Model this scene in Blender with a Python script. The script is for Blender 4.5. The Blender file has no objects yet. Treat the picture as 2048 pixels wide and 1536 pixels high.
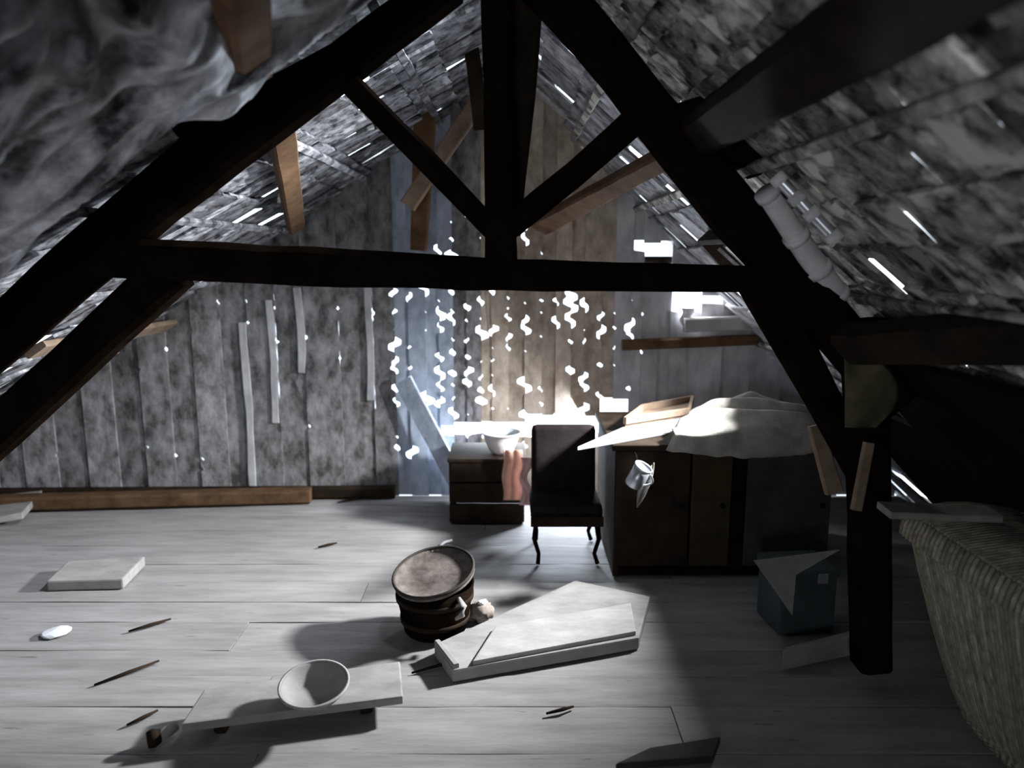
import bpy, bmesh, math, random
from mathutils import Vector, Matrix, noise
random.seed(7)
R = random.Random(11)
SC = bpy.context.scene
COL = SC.collection
PI = math.pi

# ------------------------------------------------------------------ camera, world, light, exposure
FPX = 1500.0
EYE = 1.5
TH = math.atan(264 / FPX)
cam_d = bpy.data.cameras.new('camera')
cam = bpy.data.objects.new('camera', cam_d)
COL.objects.link(cam)
cam.location = (0, 0, EYE)
cam.rotation_euler = (PI / 2 - TH, 0, 0)
cam_d.sensor_width = 36
cam_d.lens = FPX / 2048 * 36
cam_d.clip_start = 0.02
cam_d.dof.use_dof = True
cam_d.dof.focus_distance = 2.8
cam_d.dof.aperture_fstop = 1.4
SC.camera = cam

w = bpy.data.worlds.new('overcast sky')
SC.world = w
w.use_nodes = True
bg = w.node_tree.nodes['Background']
bg.inputs[0].default_value = (0.80, 0.90, 1.0, 1)
bg.inputs[1].default_value = 3.0

def area(name, loc, target, sx, sy, power, col=(0.86, 0.93, 1.0), spread=PI):
    d = bpy.data.lights.new(name, 'AREA')
    d.shape = 'RECTANGLE'
    d.size, d.size_y, d.energy, d.color = sx, sy, power, col
    d.spread = spread
    o = bpy.data.objects.new(name, d)
    COL.objects.link(o)
    o.location = loc
    o.rotation_euler = (Vector(target) - Vector(loc)).to_track_quat('-Z', 'Y').to_euler()
    return o

# daylight in the right roof and gable openings, with added fill lamps among it
area('roof_opening_daylight', (1.42, 3.30, 1.37), (-0.9, 2.9, 0.70), 0.17, 0.19, 235.0, (0.95, 0.97, 1.0), math.radians(160))
area('front_fill_light', (-0.80, -2.12, 1.38), (-0.55, 1.5, 1.55), 0.6, 0.55, 24.0, (0.92, 0.95, 1.0))  # added fill from behind the viewer, not a known source
area('gable_slit_daylight', (0.15, 4.62, 0.56), (-0.3, 3.6, 0.3), 0.95, 0.12, 120.0, (0.78, 0.88, 1.0))
area('gable_hole_daylight', (1.00, 4.66, 1.34), (0.75, 3.4, 0.75), 0.26, 0.22, 30.0, (0.95, 0.97, 1.0))
area('ridge_fill_light', (0.27, 2.72, 2.56), (-1.5, 3.2, 0.5), 0.28, 0.25, 48.0, (0.84, 0.91, 1.0), math.radians(90))  # added fill near the ridge, out of view

SC.view_settings.view_transform = 'Standard'
SC.view_settings.look = 'None'
SC.view_settings.exposure = 0.0
SC.view_settings.gamma = 1.0
SC.view_settings.use_curve_mapping = False
SC.cycles.max_bounces = 6
SC.cycles.diffuse_bounces = 4
SC.cycles.sample_clamp_indirect = 4.0

# ------------------------------------------------------------------ geometry of the place
CT, ST = math.cos(TH), math.sin(TH)
def ray(px, py):
    u = (px - 1024) / FPX
    v = (768 - py) / FPX
    return Vector((u, CT + v * ST, -ST + v * CT))
def P(px, py, Y):                      # a sight line met with the plane at depth Y
    d = ray(px, py)
    return Vector((0, 0, EYE)) + d * (Y / d.y)
def F(px, py, z=0.0):                  # ... with the level z
    d = ray(px, py)
    return Vector((0, 0, EYE)) + d * ((z - EYE) / d.z)

YW = 4.5                               # gable wall
RIDGE = Vector((0.008, 0, 2.53))
class Slope:
    def __init__(s, d, n):
        s.d = Vector(d).normalized(); s.n = Vector(n).normalized()
    def at(s, t, y, h=0.0):            # t down the slope, y into the room, h inwards
        return Vector((RIDGE.x, y, RIDGE.z)) + s.d * t + s.n * h
    def hit(s, px, py, h=0.0):
        d = ray(px, py); o = Vector((0, 0, EYE))
        q = RIDGE + s.n * h
        k = (q - o).dot(s.n) / d.dot(s.n)
        return o + d * k
    def ty(s, p):
        return ((p - RIDGE).dot(s.d), p.y)
LS = Slope((-1, 0, -0.675), (0.675, 0, -1))
RS = Slope((1, 0, -1.06), (-1.06, 0, -1))
def zroof(x):
    return RIDGE.z - (RIDGE.x - x) * 0.675 if x < RIDGE.x else RIDGE.z - (x - RIDGE.x) * 1.06

# ------------------------------------------------------------------ materials
MATS = {}
def mat(name, c1, c2=None, rough=0.85, scale=6.0, stretch=(1, 1, 1), bump=0.3, rand=0.0, detail=8.0, contrast=(0.35, 0.65),
        metal=0.0, spec=0.3, trans=0.0, speck=None):
    if name in MATS: return MATS[name]
    m = bpy.data.materials.new(name); m.use_nodes = True
    nt = m.node_tree; N = nt.nodes; L = nt.links
    b = N['Principled BSDF']
    b.inputs['Roughness'].default_value = rough
    b.inputs['Metallic'].default_value = metal
    b.inputs['Specular IOR Level'].default_value = spec
    if trans: b.inputs['Transmission Weight'].default_value = trans
    tc = N.new('ShaderNodeTexCoord'); mp = N.new('ShaderNodeMapping')
    mp.inputs['Scale'].default_value = stretch
    L.new(tc.outputs['Object'], mp.inputs[0])
    oi = N.new('ShaderNodeObjectInfo')
    off = N.new('ShaderNodeVectorMath'); off.operation = 'ADD'
    sc = N.new('ShaderNodeMath'); sc.operation = 'MULTIPLY'; sc.inputs[1].default_value = 37.0
    L.new(oi.outputs['Random'], sc.inputs[0])
    L.new(mp.outputs[0], off.inputs[0]); L.new(sc.outputs[0], off.inputs[1])
    nz = N.new('ShaderNodeTexNoise'); nz.inputs['Scale'].default_value = scale
    nz.inputs['Detail'].default_value = detail; nz.inputs['Roughness'].default_value = 0.65
    L.new(off.outputs[0], nz.inputs['Vector'])
    r = N.new('ShaderNodeValToRGB')
    r.color_ramp.elements[0].position, r.color_ramp.elements[1].position = contrast
    r.color_ramp.elements[0].color = (*c1, 1); r.color_ramp.elements[1].color = (*(c2 or c1), 1)
    L.new(nz.outputs['Fac'], r.inputs[0])
    out = r.outputs[0]
    if speck:
        n2 = N.new('ShaderNodeTexNoise'); n2.inputs['Scale'].default_value = speck[0]; n2.inputs['Detail'].default_value = 3
        L.new(off.outputs[0], n2.inputs['Vector'])
        r2 = N.new('ShaderNodeValToRGB')
        r2.color_ramp.elements[0].position = speck[1]; r2.color_ramp.elements[1].position = speck[1] + 0.06
        L.new(n2.outputs['Fac'], r2.inputs[0])
        mx = N.new('ShaderNodeMix'); mx.data_type = 'RGBA'
        L.new(r2.outputs[0], mx.inputs[0]); L.new(out, mx.inputs[6]); mx.inputs[7].default_value = (*speck[2], 1)
        out = mx.outputs[2]
    if rand:
        hs = N.new('ShaderNodeHueSaturation')
        mr = N.new('ShaderNodeMapRange'); mr.inputs[3].default_value = 1 - rand; mr.inputs[4].default_value = 1 + rand
        L.new(oi.outputs['Random'], mr.inputs[0]); L.new(mr.outputs[0], hs.inputs['Value'])
        L.new(out, hs.inputs['Color']); out = hs.outputs[0]
    L.new(out, b.inputs['Base Color'])
    if bump:
        bp = N.new('ShaderNodeBump'); bp.inputs['Strength'].default_value = bump; bp.inputs['Distance'].default_value = 0.01
        L.new(nz.outputs['Fac'], bp.inputs['Height']); L.new(bp.outputs[0], b.inputs['Normal'])
    MATS[name] = m
    return m

M_DARK = mat('near_black_oak', (0.004, 0.0027, 0.0018), (0.012, 0.0075, 0.005), stretch=(1, 1, 1), scale=9, spec=0.0, rough=1.0)  # near-black tone for the truss and small dark parts
M_BROWN = mat('brown_timber', (0.075, 0.042, 0.022), (0.15, 0.088, 0.048), scale=10, rand=0.25, spec=0.1)
M_TAN = mat('worn_lath_wood', (0.17, 0.12, 0.085), (0.29, 0.215, 0.155), scale=10, spec=0.1)
M_SH_L = mat('silver_grey_shingle', (0.05, 0.05, 0.055), (0.40, 0.405, 0.43), scale=16, stretch=(1, 1, 0.35), rand=0.55, bump=0.6,
             contrast=(0.38, 0.66), speck=(9, 0.60, (0.55, 0.56, 0.58)), spec=0.15)
M_SH_R = mat('brown_grey_shingle', (0.035, 0.033, 0.032), (0.52, 0.50, 0.46), scale=15, stretch=(1, 1, 0.4), rand=0.6, bump=0.6,
             contrast=(0.38, 0.66), speck=(8, 0.57, (0.66, 0.63, 0.58)), spec=0.15)
M_SHEET = mat('grey_roofing_sheet', (0.03, 0.032, 0.04), (0.90, 0.92, 0.98), scale=5, stretch=(1.2, 2.2, 1.2), rough=0.42, bump=0.5,
              contrast=(0.40, 0.66), spec=0.5)  # dark-to-pale contrast paints highlights and shade of the folds
M_GAB = mat('weathered_gable_board', (0.075, 0.071, 0.072), (0.36, 0.35, 0.36), scale=13, stretch=(1, 1, 0.6), rand=0.25, bump=0.6, spec=0.1,
            speck=(11, 0.64, (0.27, 0.27, 0.28)))
M_GABT = mat('tan_glow_board', (0.34, 0.27, 0.21), (0.72, 0.62, 0.52), scale=12, stretch=(1, 1, 0.6), rand=0.25, bump=0.6, spec=0.1)  # tan boards, lightened to hold the glow around the holes
M_GABP = mat('pale_glow_board', (0.36, 0.36, 0.38), (0.60, 0.60, 0.62), scale=9, stretch=(1, 1, 0.6), rand=0.15, bump=0.5, spec=0.1)  # pale tone paints the wash of light beside openings and gaps
M_SH_P = mat('pale_glow_shingle', (0.16, 0.16, 0.17), (0.62, 0.62, 0.66), scale=14, stretch=(1, 1, 0.4), rand=0.4, bump=0.6, contrast=(0.36, 0.66), spec=0.1)  # paler shingle, brightness of the lit far slope put into colour
M_GABB = mat('hazy_blue_board', (0.26, 0.30, 0.37), (0.50, 0.56, 0.66), scale=12, stretch=(1, 1, 0.6), rand=0.2, bump=0.6, spec=0.1)  # bluish haze painted onto gable boards; the leaning plank shares this tone
M_FLOOR = mat('dusty_floorboard', (0.19, 0.183, 0.180), (0.325, 0.313, 0.308), scale=4.5, stretch=(0.5, 3.0, 1), rand=0.06, bump=0.5,
              contrast=(0.3, 0.72), speck=(16, 0.70, (0.12, 0.115, 0.11)), spec=0.1)
M_UNDER = mat('dark_under_floor', (0.04, 0.037, 0.035), (0.06, 0.055, 0.05))
M_PALE = mat('pale_dusty_board', (0.22, 0.212, 0.20), (0.31, 0.30, 0.288), scale=7, stretch=(1, 2, 1), spec=0.1)
M_SLAB = mat('whitewashed_board', (0.27, 0.262, 0.258), (0.38, 0.372, 0.368), scale=7, stretch=(1, 2, 1), spec=0.1)
M_WHITE = mat('white_enamel', (0.72, 0.74, 0.78), (0.82, 0.84, 0.86), rough=0.4, bump=0.05)
M_PAPER = mat('pale_paper', (0.20, 0.20, 0.22), (0.28, 0.285, 0.30), bump=0.2)
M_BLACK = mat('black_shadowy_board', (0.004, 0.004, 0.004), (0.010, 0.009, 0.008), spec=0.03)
M_CLOTH = mat('cream_cloth', (0.19, 0.178, 0.158), (0.34, 0.322, 0.288), scale=9, bump=0.4, spec=0.1)
M_SALMON = mat('salmon_fabric', (0.52, 0.30, 0.22), (0.62, 0.38, 0.30), scale=12, spec=0.1)
M_PINK = mat('pink_paper', (0.55, 0.33, 0.31), (0.68, 0.45, 0.42), scale=12, spec=0.1)
M_DKBR = mat('dark_brown_wood', (0.011, 0.0075, 0.005), (0.030, 0.020, 0.013), scale=8, spec=0.08)
M_OCHRE = mat('ochre_brown_wood', (0.030, 0.022, 0.012), (0.05, 0.038, 0.020), scale=8, spec=0.08)
M_GREYW = mat('grey_brown_wood', (0.034, 0.030, 0.027), (0.055, 0.05, 0.045), scale=8, spec=0.08)
M_PLUM = mat('plum_upholstery', (0.010, 0.008, 0.008), (0.024, 0.019, 0.020), scale=8, spec=0.05)
M_TEAL = mat('dull_teal_paint', (0.035, 0.050, 0.055), (0.055, 0.075, 0.080), scale=8, rough=0.6)
M_METAL = mat('tarnished_tin', (0.45, 0.47, 0.52), (0.70, 0.72, 0.78), rough=0.35, metal=0.8, bump=0.1)
M_WICK = mat('pale_wicker', (0.20, 0.175, 0.135), (0.42, 0.38, 0.30), scale=30, bump=0.4, rand=0.25, spec=0.1)
M_PIPE = mat('chalky_pale_pipe', (0.58, 0.57, 0.60), (0.85, 0.84, 0.85), scale=14, stretch=(0.6, 0.6, 0.6), bump=0.3)
M_OLIVE = mat('olive_sacking', (0.07, 0.062, 0.034), (0.13, 0.115, 0.07), scale=14, spec=0.05)
M_RUST = mat('rusty_brown_lid', (0.07, 0.058, 0.05), (0.18, 0.155, 0.14), scale=14, spec=0.1)
M_CHIP = mat('white_plaster_crumb', (0.55, 0.56, 0.58), (0.66, 0.67, 0.69), bump=0.2)
M_LUMP = mat('brown_clay_lump', (0.22, 0.18, 0.15), (0.34, 0.29, 0.26), scale=16)

# ------------------------------------------------------------------ helpers
def link(name, me, m=None, parent=None, loc=None):
    o = bpy.data.objects.new(name, me)
    COL.objects.link(o)
    if m is not None and me is not None and len(me.materials) == 0: me.materials.append(m)
    if parent is not None: o.parent = parent
    if loc is not None: o.location = loc
    return o
def mesh_of(bm, name, smooth=False):
    bmesh.ops.recalc_face_normals(bm, faces=bm.faces[:])
    me = bpy.data.meshes.new(name)
    bm.to_mesh(me); bm.free()
    if smooth:
        for p in me.polygons: p.use_smooth = True
    return me
def tag(o, label, cat, group=None, kind=None):
    o['label'] = label; o['category'] = cat
    if group: o['group'] = group
    if kind: o['kind'] = kind
    return o
def thing(name, label, cat, loc=(0, 0, 0), rz=0.0, group=None, kind=None):
    o = bpy.data.objects.new(name, None)
    o.empty_display_size = 0.05
    COL.objects.link(o); o.location = loc; o.rotation_euler = (0, 0, rz)
    return tag(o, label, cat, group, kind)

def frame_of(a, b, up):
    x = (b - a).normalized()
    y = up - x * up.dot(x)
    if y.length < 1e-4: y = Vector((1, 0, 0)) - x * x.x
    y.normalize()
    return x, y, x.cross(y)
def add_beam(bm, pts, wid, dep, up=Vector((0, 1, 0)), ch=0.16, rough=0.03, seed=0):
    """hewn timber along pts; wid across (one per point or one number), dep along `up`; chamfered edges"""
    rnd = random.Random(seed)
    if not isinstance(wid, (list, tuple)): wid = [wid] * len(pts)
    # resample
    P2, W2 = [], []
    for i in range(len(pts) - 1):
        n = max(2, int((pts[i + 1] - pts[i]).length / 0.12))
        for k in range(n):
            t = k / n
            P2.append(pts[i].lerp(pts[i + 1], t)); W2.append(wid[i] * (1 - t) + wid[i + 1] * t)
    P2.append(pts[-1].copy()); W2.append(wid[-1])
    rings = []
    for i, p in enumerate(P2):
        a = P2[max(0, i - 1)]; b = P2[min(len(P2) - 1, i + 1)]
        x, y, z = frame_of(a, b, up)
        w2 = W2[i] / 2 * (1 + rnd.uniform(-rough, rough)); d2 = dep / 2
        c = min(w2, d2) * ch * 2
        off = z * rnd.uniform(-rough, rough) * W2[i] * 0.4
        ring = [bm.verts.new(p + off + y * q + z * r) for q, r in
                ((d2 - c, w2), (d2, w2 - c), (d2, -w2 + c), (d2 - c, -w2), (-d2 + c, -w2), (-d2, -w2 + c), (-d2, w2 - c), (-d2 + c, w2))]
        rings.append(ring)
    for a, b in zip(rings, rings[1:]):
        for k in range(8):
            bm.faces.new((a[k], a[(k + 1) % 8], b[(k + 1) % 8], b[k]))
    bm.faces.new(rings[0][::-1]); bm.faces.new(rings[-1])
def beam(name, pts, wid, dep, m, parent=None, up=Vector((0, 1, 0)), seed=0, rough=0.03):
    bm = bmesh.new(); add_beam(bm, [Vector(p) for p in pts], wid, dep, up, seed=seed, rough=rough)
    return link(name, mesh_of(bm, name), m, parent)
def add_box(bm, c, s, rot=None, bev=0.0, jit=0.0, rnd=None):
    M = Matrix.Translation(Vector(c)) @ (rot.to_4x4() if rot else Matrix.Identity(4)) @ Matrix.Diagonal((s[0], s[1], s[2], 1))
    r = bmesh.ops.create_cube(bm, size=1.0, matrix=M)
    vs = r['verts']
    if jit and rnd:
        for v in vs: v.co += Vector((rnd.uniform(-jit, jit), rnd.uniform(-jit, jit), rnd.uniform(-jit, jit)))
    if bev:
        es = list({e for v in vs for e in v.link_edges})
        bmesh.ops.bevel(bm, geom=es, offset=bev, segments=2, affect='EDGES', profile=0.6)
def box(name, c, s, m, parent=None, rot=None, bev=0.004, jit=0.0, rnd=None):
    bm = bmesh.new(); add_box(bm, c, s, rot, bev, jit, rnd)
    return link(name, mesh_of(bm, name), m, parent)
def add_lathe(bm, prof, n=32, M=None, closed=False):
    M = M or Matrix.Identity(4)
    rings = []
    for r, z in prof:
        rings.append([bm.verts.new(M @ Vector((r * math.cos(2 * PI * k / n), r * math.sin(2 * PI * k / n), z))) for k in range(n)])
    for a, b in zip(rings, rings[1:]):
        for k in range(n): bm.faces.new((a[k], a[(k + 1) % n], b[(k + 1) % n], b[k]))
    if closed:
        a, b = rings[-1], rings[0]
        for k in range(n): bm.faces.new((a[k], a[(k + 1) % n], b[(k + 1) % n], b[k]))
    else:
        if prof[0][0] > 1e-5: bm.faces.new(rings[0][::-1])
        if prof[-1][0] > 1e-5: bm.faces.new(rings[-1])
    bmesh.ops.remove_doubles(bm, verts=bm.verts[:], dist=1e-5)
def lathe(name, prof, m, parent=None, n=32, M=None, closed=False, smooth=True):
    bm = bmesh.new(); add_lathe(bm, prof, n, M, closed)
    o = link(name, mesh_of(bm, name, smooth), m, parent)
    return o
def add_tube(bm, pts, rad, n=10):
    if not isinstance(rad, (list, tuple)): rad = [rad] * len(pts)
    pts = [Vector(p) for p in pts]
    rings = []; ref = Vector((0.13, 0.21, 0.97))
    for i, p in enumerate(pts):
        a = pts[max(0, i - 1)]; b = pts[min(len(pts) - 1, i + 1)]
        x, y, z = frame_of(a, b, ref)
        rings.append([bm.verts.new(p + (y * math.cos(2 * PI * k / n) + z * math.sin(2 * PI * k / n)) * rad[i]) for k in range(n)])
    for a, b in zip(rings, rings[1:]):
        for k in range(n): bm.faces.new((a[k], a[(k + 1) % n], b[(k + 1) % n], b[k]))
    bm.faces.new(rings[0][::-1]); bm.faces.new(rings[-1])
def tube(name, pts, rad, m, parent=None, n=10):
    bm = bmesh.new(); add_tube(bm, pts, rad, n)
    return link(name, mesh_of(bm, name, True), m, parent)
def grid_shell(name, fn, nu, nv, thick, m, parent=None, smooth=True):
    """fn(u,v) -> Vector; a sheet with real thickness"""
    bm = bmesh.new()
    V = [[bm.verts.new(fn(i / nu, j / nv)) for j in range(nv + 1)] for i in range(nu + 1)]
    for i in range(nu):
        for j in range(nv): bm.faces.new((V[i][j], V[i + 1][j], V[i + 1][j + 1], V[i][j + 1]))
    me = mesh_of(bm, name, smooth)
    o = link(name, me, m, parent)
    md = o.modifiers.new('thickness', 'SOLIDIFY'); md.thickness = thick; md.offset = 0
    return o
def fbm(p, s, o=4):
    return noise.fractal(Vector(p) * s, 1.0, 2.0, o)

# ------------------------------------------------------------------ floor
floor_bm = bmesh.new()
add_box(floor_bm, (-0.65, 1.25, -0.075), (6.6, 6.8, 0.05))
floor = link('floor', mesh_of(floor_bm, 'floor'), M_UNDER)
floor['kind'] = 'structure'
y = -2.0; k = 0
while y < 4.46:
    wd = R.uniform(0.17, 0.24)
    wd = min(wd, 4.485 - y)
    cut = R.uniform(-2.2, 1.2)
    for x0, x1 in ((-3.78, cut), (cut, 2.42)):
        bm = bmesh.new()
        nx = max(4, int((x1 - x0) / 0.16))
        dz = R.uniform(-0.0025, 0.0025)
        V = []
        for i in range(nx + 1):
            xx = x0 + 0.0015 + (x1 - x0 - 0.003) * i / nx
            row = []
            for q in (0.0, 0.04, 0.35, 0.7, 0.96, 1.0):
                yy = y + 0.0006 + (wd - 0.0012) * q
                e = -0.0012 if q in (0.0, 1.0) else 0.0
                row.append(bm.verts.new((xx, yy, dz + e + 0.004 * fbm((xx, yy * 2, k), 2.5))))
            row += [bm.verts.new((xx, y + wd - 0.0012, -0.05)), bm.verts.new((xx, y + 0.0012, -0.05))]
            V.append(row)
        for a, b in zip(V, V[1:]):
            for j in range(8): bm.faces.new((a[j], a[(j + 1) % 8], b[(j + 1) % 8], b[j]))
        bm.faces.new(V[0]); bm.faces.new(V[-1][::-1])
        link('floorboard', mesh_of(bm, 'floorboard'), M_FLOOR, floor)
        k += 1
    y += wd

# ------------------------------------------------------------------ roof slopes
def make_shingle_mesh(i, wide, long):
    rnd = random.Random(100 + i)
    bm = bmesh.new()
    n = 4
    top, bot = [], []
    for a in range(n + 1):
        xx = (a / n - 0.5) * wide
        c = 0.006 * math.sin(a / n * PI + i) + rnd.uniform(-.002, .002)
        l0 = -long / 2 + rnd.uniform(-.012, .012); l1 = long / 2 + rnd.uniform(-.01, .01)
        top.append((bm.verts.new((xx, l0, c + .006)), bm.verts.new((xx + rnd.uniform(-.002, .002), 0, c * .7 + .007)), bm.verts.new((xx, l1, c * .3 + .004))))
        bot.append((bm.verts.new((xx, l0, c - .008)), bm.verts.new((xx, 0, c * .7 - .006)), bm.verts.new((xx, l1, c * .3 - .004))))
    for a in range(n):
        for j in (0, 1):
            bm.faces.new((top[a][j], top[a + 1][j], top[a + 1][j + 1], top[a][j + 1]))
            bm.faces.new((bot[a][j + 1], bot[a + 1][j + 1], bot[a + 1][j], bot[a][j]))
        bm.faces.new((bot[a][0], bot[a + 1][0], top[a + 1][0], top[a][0]))
        bm.faces.new((top[a][2], top[a + 1][2], bot[a + 1][2], bot[a][2]))
    for a in (0, n):
        for j in (0, 1):
            bm.faces.new((top[a][j], top[a][j + 1], bot[a][j + 1], bot[a][j]))
    return mesh_of(bm, 'shingle')
def roof(name, S, tmax, y0, y1, m, leak, skip, seed, zones):
    rnd = random.Random(seed)
    base_bm = bmesh.new()
    # solid boarding over the part of the attic behind the viewer
    for (ya, yb) in ((-2.0, y0 + 0.02),):
        c = [S.at(-0.02, ya), S.at(tmax, ya), S.at(tmax, yb), S.at(-0.02, yb)]
        v = [base_bm.verts.new(p - S.n * 0.01) for p in c] + [base_bm.verts.new(p - S.n * 0.05) for p in c]
        for f in ((0, 1, 2, 3), (7, 6, 5, 4), (0, 4, 5, 1), (1, 5, 6, 2), (2, 6, 7, 3), (3, 7, 4, 0)): base_bm.faces.new([v[i] for i in f])
    ro = link(name, mesh_of(base_bm, name), M_BLACK); ro['kind'] = 'structure'
    basis = Matrix((Vector((0, 1, 0)), S.d, -S.n)).transposed()   # x along the room, y down the slope, z outwards
    if basis.determinant() < 0: basis = Matrix((Vector((0, -1, 0)), S.d, -S.n)).transposed()
    cnt = 0
    for (ya, yb, ta, tb, pitch_y, exp) in zones:
        meshes = [make_shingle_mesh(seed * 10 + i, pitch_y * 1.13, exp * 1.42) for i in range(4)]
        for q in meshes: q.materials.append(m)
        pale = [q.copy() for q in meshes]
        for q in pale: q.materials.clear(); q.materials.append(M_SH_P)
        nt = int(math.ceil((tb - ta) / exp - 0.01)); ny = int(math.ceil((yb - ya) / pitch_y))
        for i in range(nt):
            for j in range(-1 if i % 2 else 0, ny):
                t = ta + (i + 0.5) * exp; yy = ya + (j + 0.5 + (0.5 if i % 2 else 0)) * pitch_y
                if yy > yb + 0.05 or skip(t, yy): continue
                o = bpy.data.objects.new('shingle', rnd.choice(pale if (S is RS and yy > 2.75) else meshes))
                COL.objects.link(o); o.parent = ro
                tilt = 0.085 + rnd.uniform(-0.03, 0.045); yaw = rnd.uniform(-0.03, 0.03); roll = rnd.uniform(-0.07, 0.07)
                rr = basis.to_4x4() @ Matrix.Rotation(tilt, 4, 'X') @ Matrix.Rotation(yaw, 4, 'Z') @ Matrix.Rotation(roll, 4, 'Y')
                sx = 1.0 + rnd.uniform(-0.015, 0.04)
                if rnd.random() < leak and yy > 2.5 and t < 2.0: sx = rnd.uniform(0.84, 0.88)
                o.matrix_world = Matrix.Translation(S.at(t, yy, -0.015 + rnd.uniform(-0.006, 0.006) - (0.012 if j % 2 else 0))) @ rr @ Matrix.Diagonal((sx, 1, 1, 1))
                cnt += 1
    nt = int(tmax / 0.27)
    # laths nailed along the slope under the shingles
    i = 0
    for i in range(1, nt, 1):
        t = i * 0.27 - 0.02
        if name == 'roof' and i % 2: continue
        if any(skip(t, yy) for yy in (3.1, 4.1)): 
            yb = 2.8
        else: yb = y1
        beam('lath', [S.at(t, y0, 0.018), S.at(t, yb, 0.018)], 0.035, 0.02, M_SH_L if S is LS else M_SH_R, ro, up=S.n, seed=i + seed, rough=0.12)
    return ro, cnt
TL = 2.53 / 0.675 * math.hypot(1, 0.675)
TR = 2.53 / 1.06 * math.hypot(1, 1.06)
OPEN_T = RS.ty(Vector((1.197, 3.05, 1.27)))[0]
def skipR(t, yy):
    if abs(yy - 3.30) < 0.12 and -0.34 < t - OPEN_T < 0.14: return True
    if t < 0.27 and abs(yy - 2.68) < 0.13: return True  # gap left for the added ridge fill lamp
    return False
roofL, nL = roof('roof', LS, 4.33, 0.92, 4.56, M_SH_L, 0.03, lambda t, y: False, 1, ((0.92, 1.95, 0.0, 4.33, 0.27, 0.45), (1.95, 4.56, 0.0, 3.36, 0.172, 0.21), (1.95, 4.56, 3.36, 4.33, 0.30, 0.33)))
roofR, nR = roof('roof', RS, TR, 0.92, 4.56, M_SH_R, 0.015, skipR, 2, ((0.92, 2.50, 0.0, 1.92, 0.145, 0.16), (2.50, 4.56, 0.0, 1.92, 0.172, 0.24), (0.92, 4.56, 1.92, 3.48, 0.28, 0.40)))
print('SHINGLES', nL, nR)

# boards added round the roof lamp to keep its light off the right floor
lin = thing('lamp_baffle', 'dark boards added behind the right strut to keep the roof lamp off the right floor', 'frame', RS.at(OPEN_T, 3.30))
Mf = Matrix((Vector((0, 1, 0)), RS.d, RS.n)).transposed()
for nm, dt, dy_, st, sy, dh in (('sill', 0.145, 0, 0.03, 0.52, 0.08), ('head', -0.42, 0, 0.03, 0.52, 0.0), ('side', -0.14, -0.25, 0.54, 0.02, 0.0), ('side', -0.14, 0.25, 0.54, 0.02, 0.0)):
    box(nm, RS.d * dt + Vector((0, dy_, 0)) + RS.n * (dh - 0.06), (sy, st, 0.22), M_DKBR, lin, Mf, 0.003)

# crumpled sheet tacked under the left slope, near the viewer
def sheet_fn(u, v):
    t = 0.10 + 2.2 * u + 0.04 * math.sin(9 * v)
    yy = 0.78 + 1.17 * v + 0.05 * math.sin(7 * u + 1) + 0.03 * math.sin(23 * u)
    q = Vector((t * 1.1, yy * 4.2, 0.3)) + Vector((0.25, 0.5, 0)) * noise.noise(Vector((t * 2.5, yy * 2.5, 4)))
    r = 1 - abs(noise.noise(q * 1.25)) * 2.4                       # long ridged folds running down the slope
    r2 = 1 - abs(noise.noise(q * 2.9 + Vector((3, 1, 7)))) * 2
    r3 = noise.noise(Vector((t * 13, yy * 16, 2)))
    dx, dy = (t - 0.93) * 2.6, (yy - 1.36) * 3.2                   # a starred pucker where a nail holds it
    d = math.hypot(dx, dy); a = math.atan2(dy, dx)
    star = math.exp(-d * d * 1.1) * (0.045 * math.sin(a * 8 + 1.0) * min(1, d * 3) - 0.08 * math.exp(-d * d * 12))
    keep = 1 - 0.8 * math.exp(-d * d * 1.6)
    return LS.at(t, yy, 0.09 + keep * (0.070 * r + 0.032 * r2) + 0.006 * r3 + star)
sh = grid_shell('roofing_sheet', sheet_fn, 150, 120, 0.003, M_SHEET)
tag(sh, 'crumpled blue-grey roofing sheet sagging under the left roof slope', 'sheet')

# ------------------------------------------------------------------ walls
def board_poly(name, xl, xr, z0, z1l, z1r, lf, rf, m, parent, yy, th=0.022):
    """vertical board with eaten edges: lf/rf give the inset of each edge at height z"""
    bm = bmesh.new()
    st = 0.012
    pts = []
    n = max(3, int((z1r - z0) / st))
    for i in range(n + 1):
        z = z0 + (z1r - z0) * i / n
        pts.append((xr - rf(z), z))
    n = max(3, int((z1l - z0) / st))
    for i in range(n, -1, -1):
        z = z0 + (z1l - z0) * i / n
        pts.append((xl + lf(z), z))
    a = [bm.verts.new((x, yy, z)) for x, z in pts]
    b = [bm.verts.new((x, yy + th, z)) for x, z in pts]
    f1 = bm.faces.new(a); f2 = bm.faces.new(b[::-1])
    f1.normal_update(); f2.normal_update()
    nn = len(pts)
    for i in range(nn): bm.faces.new((a[i], b[i], b[(i + 1) % nn], a[(i + 1) % nn]))
    bmesh.ops.triangulate(bm, faces=[f1, f2], ngon_method='EAR_CLIP')
    return link(name, mesh_of(bm, name), m, parent)
rails = bmesh.new()
for z in (0.06, 1.45, 1.95):
    xa = -3.7 + z / 0.675; xb = 2.35 - z / 1.06
    add_box(rails, ((xa + xb) / 2, YW + 0.06, z), (xb - xa, 0.06, 0.05))
wall_back = link('wall_back', mesh_of(rails, 'wall_back'), M_DKBR); wall_back['kind'] = 'structure'
def xw(px): return (px - 1024) / FPX * (YW / (CT + 0.012 * ST))
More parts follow.
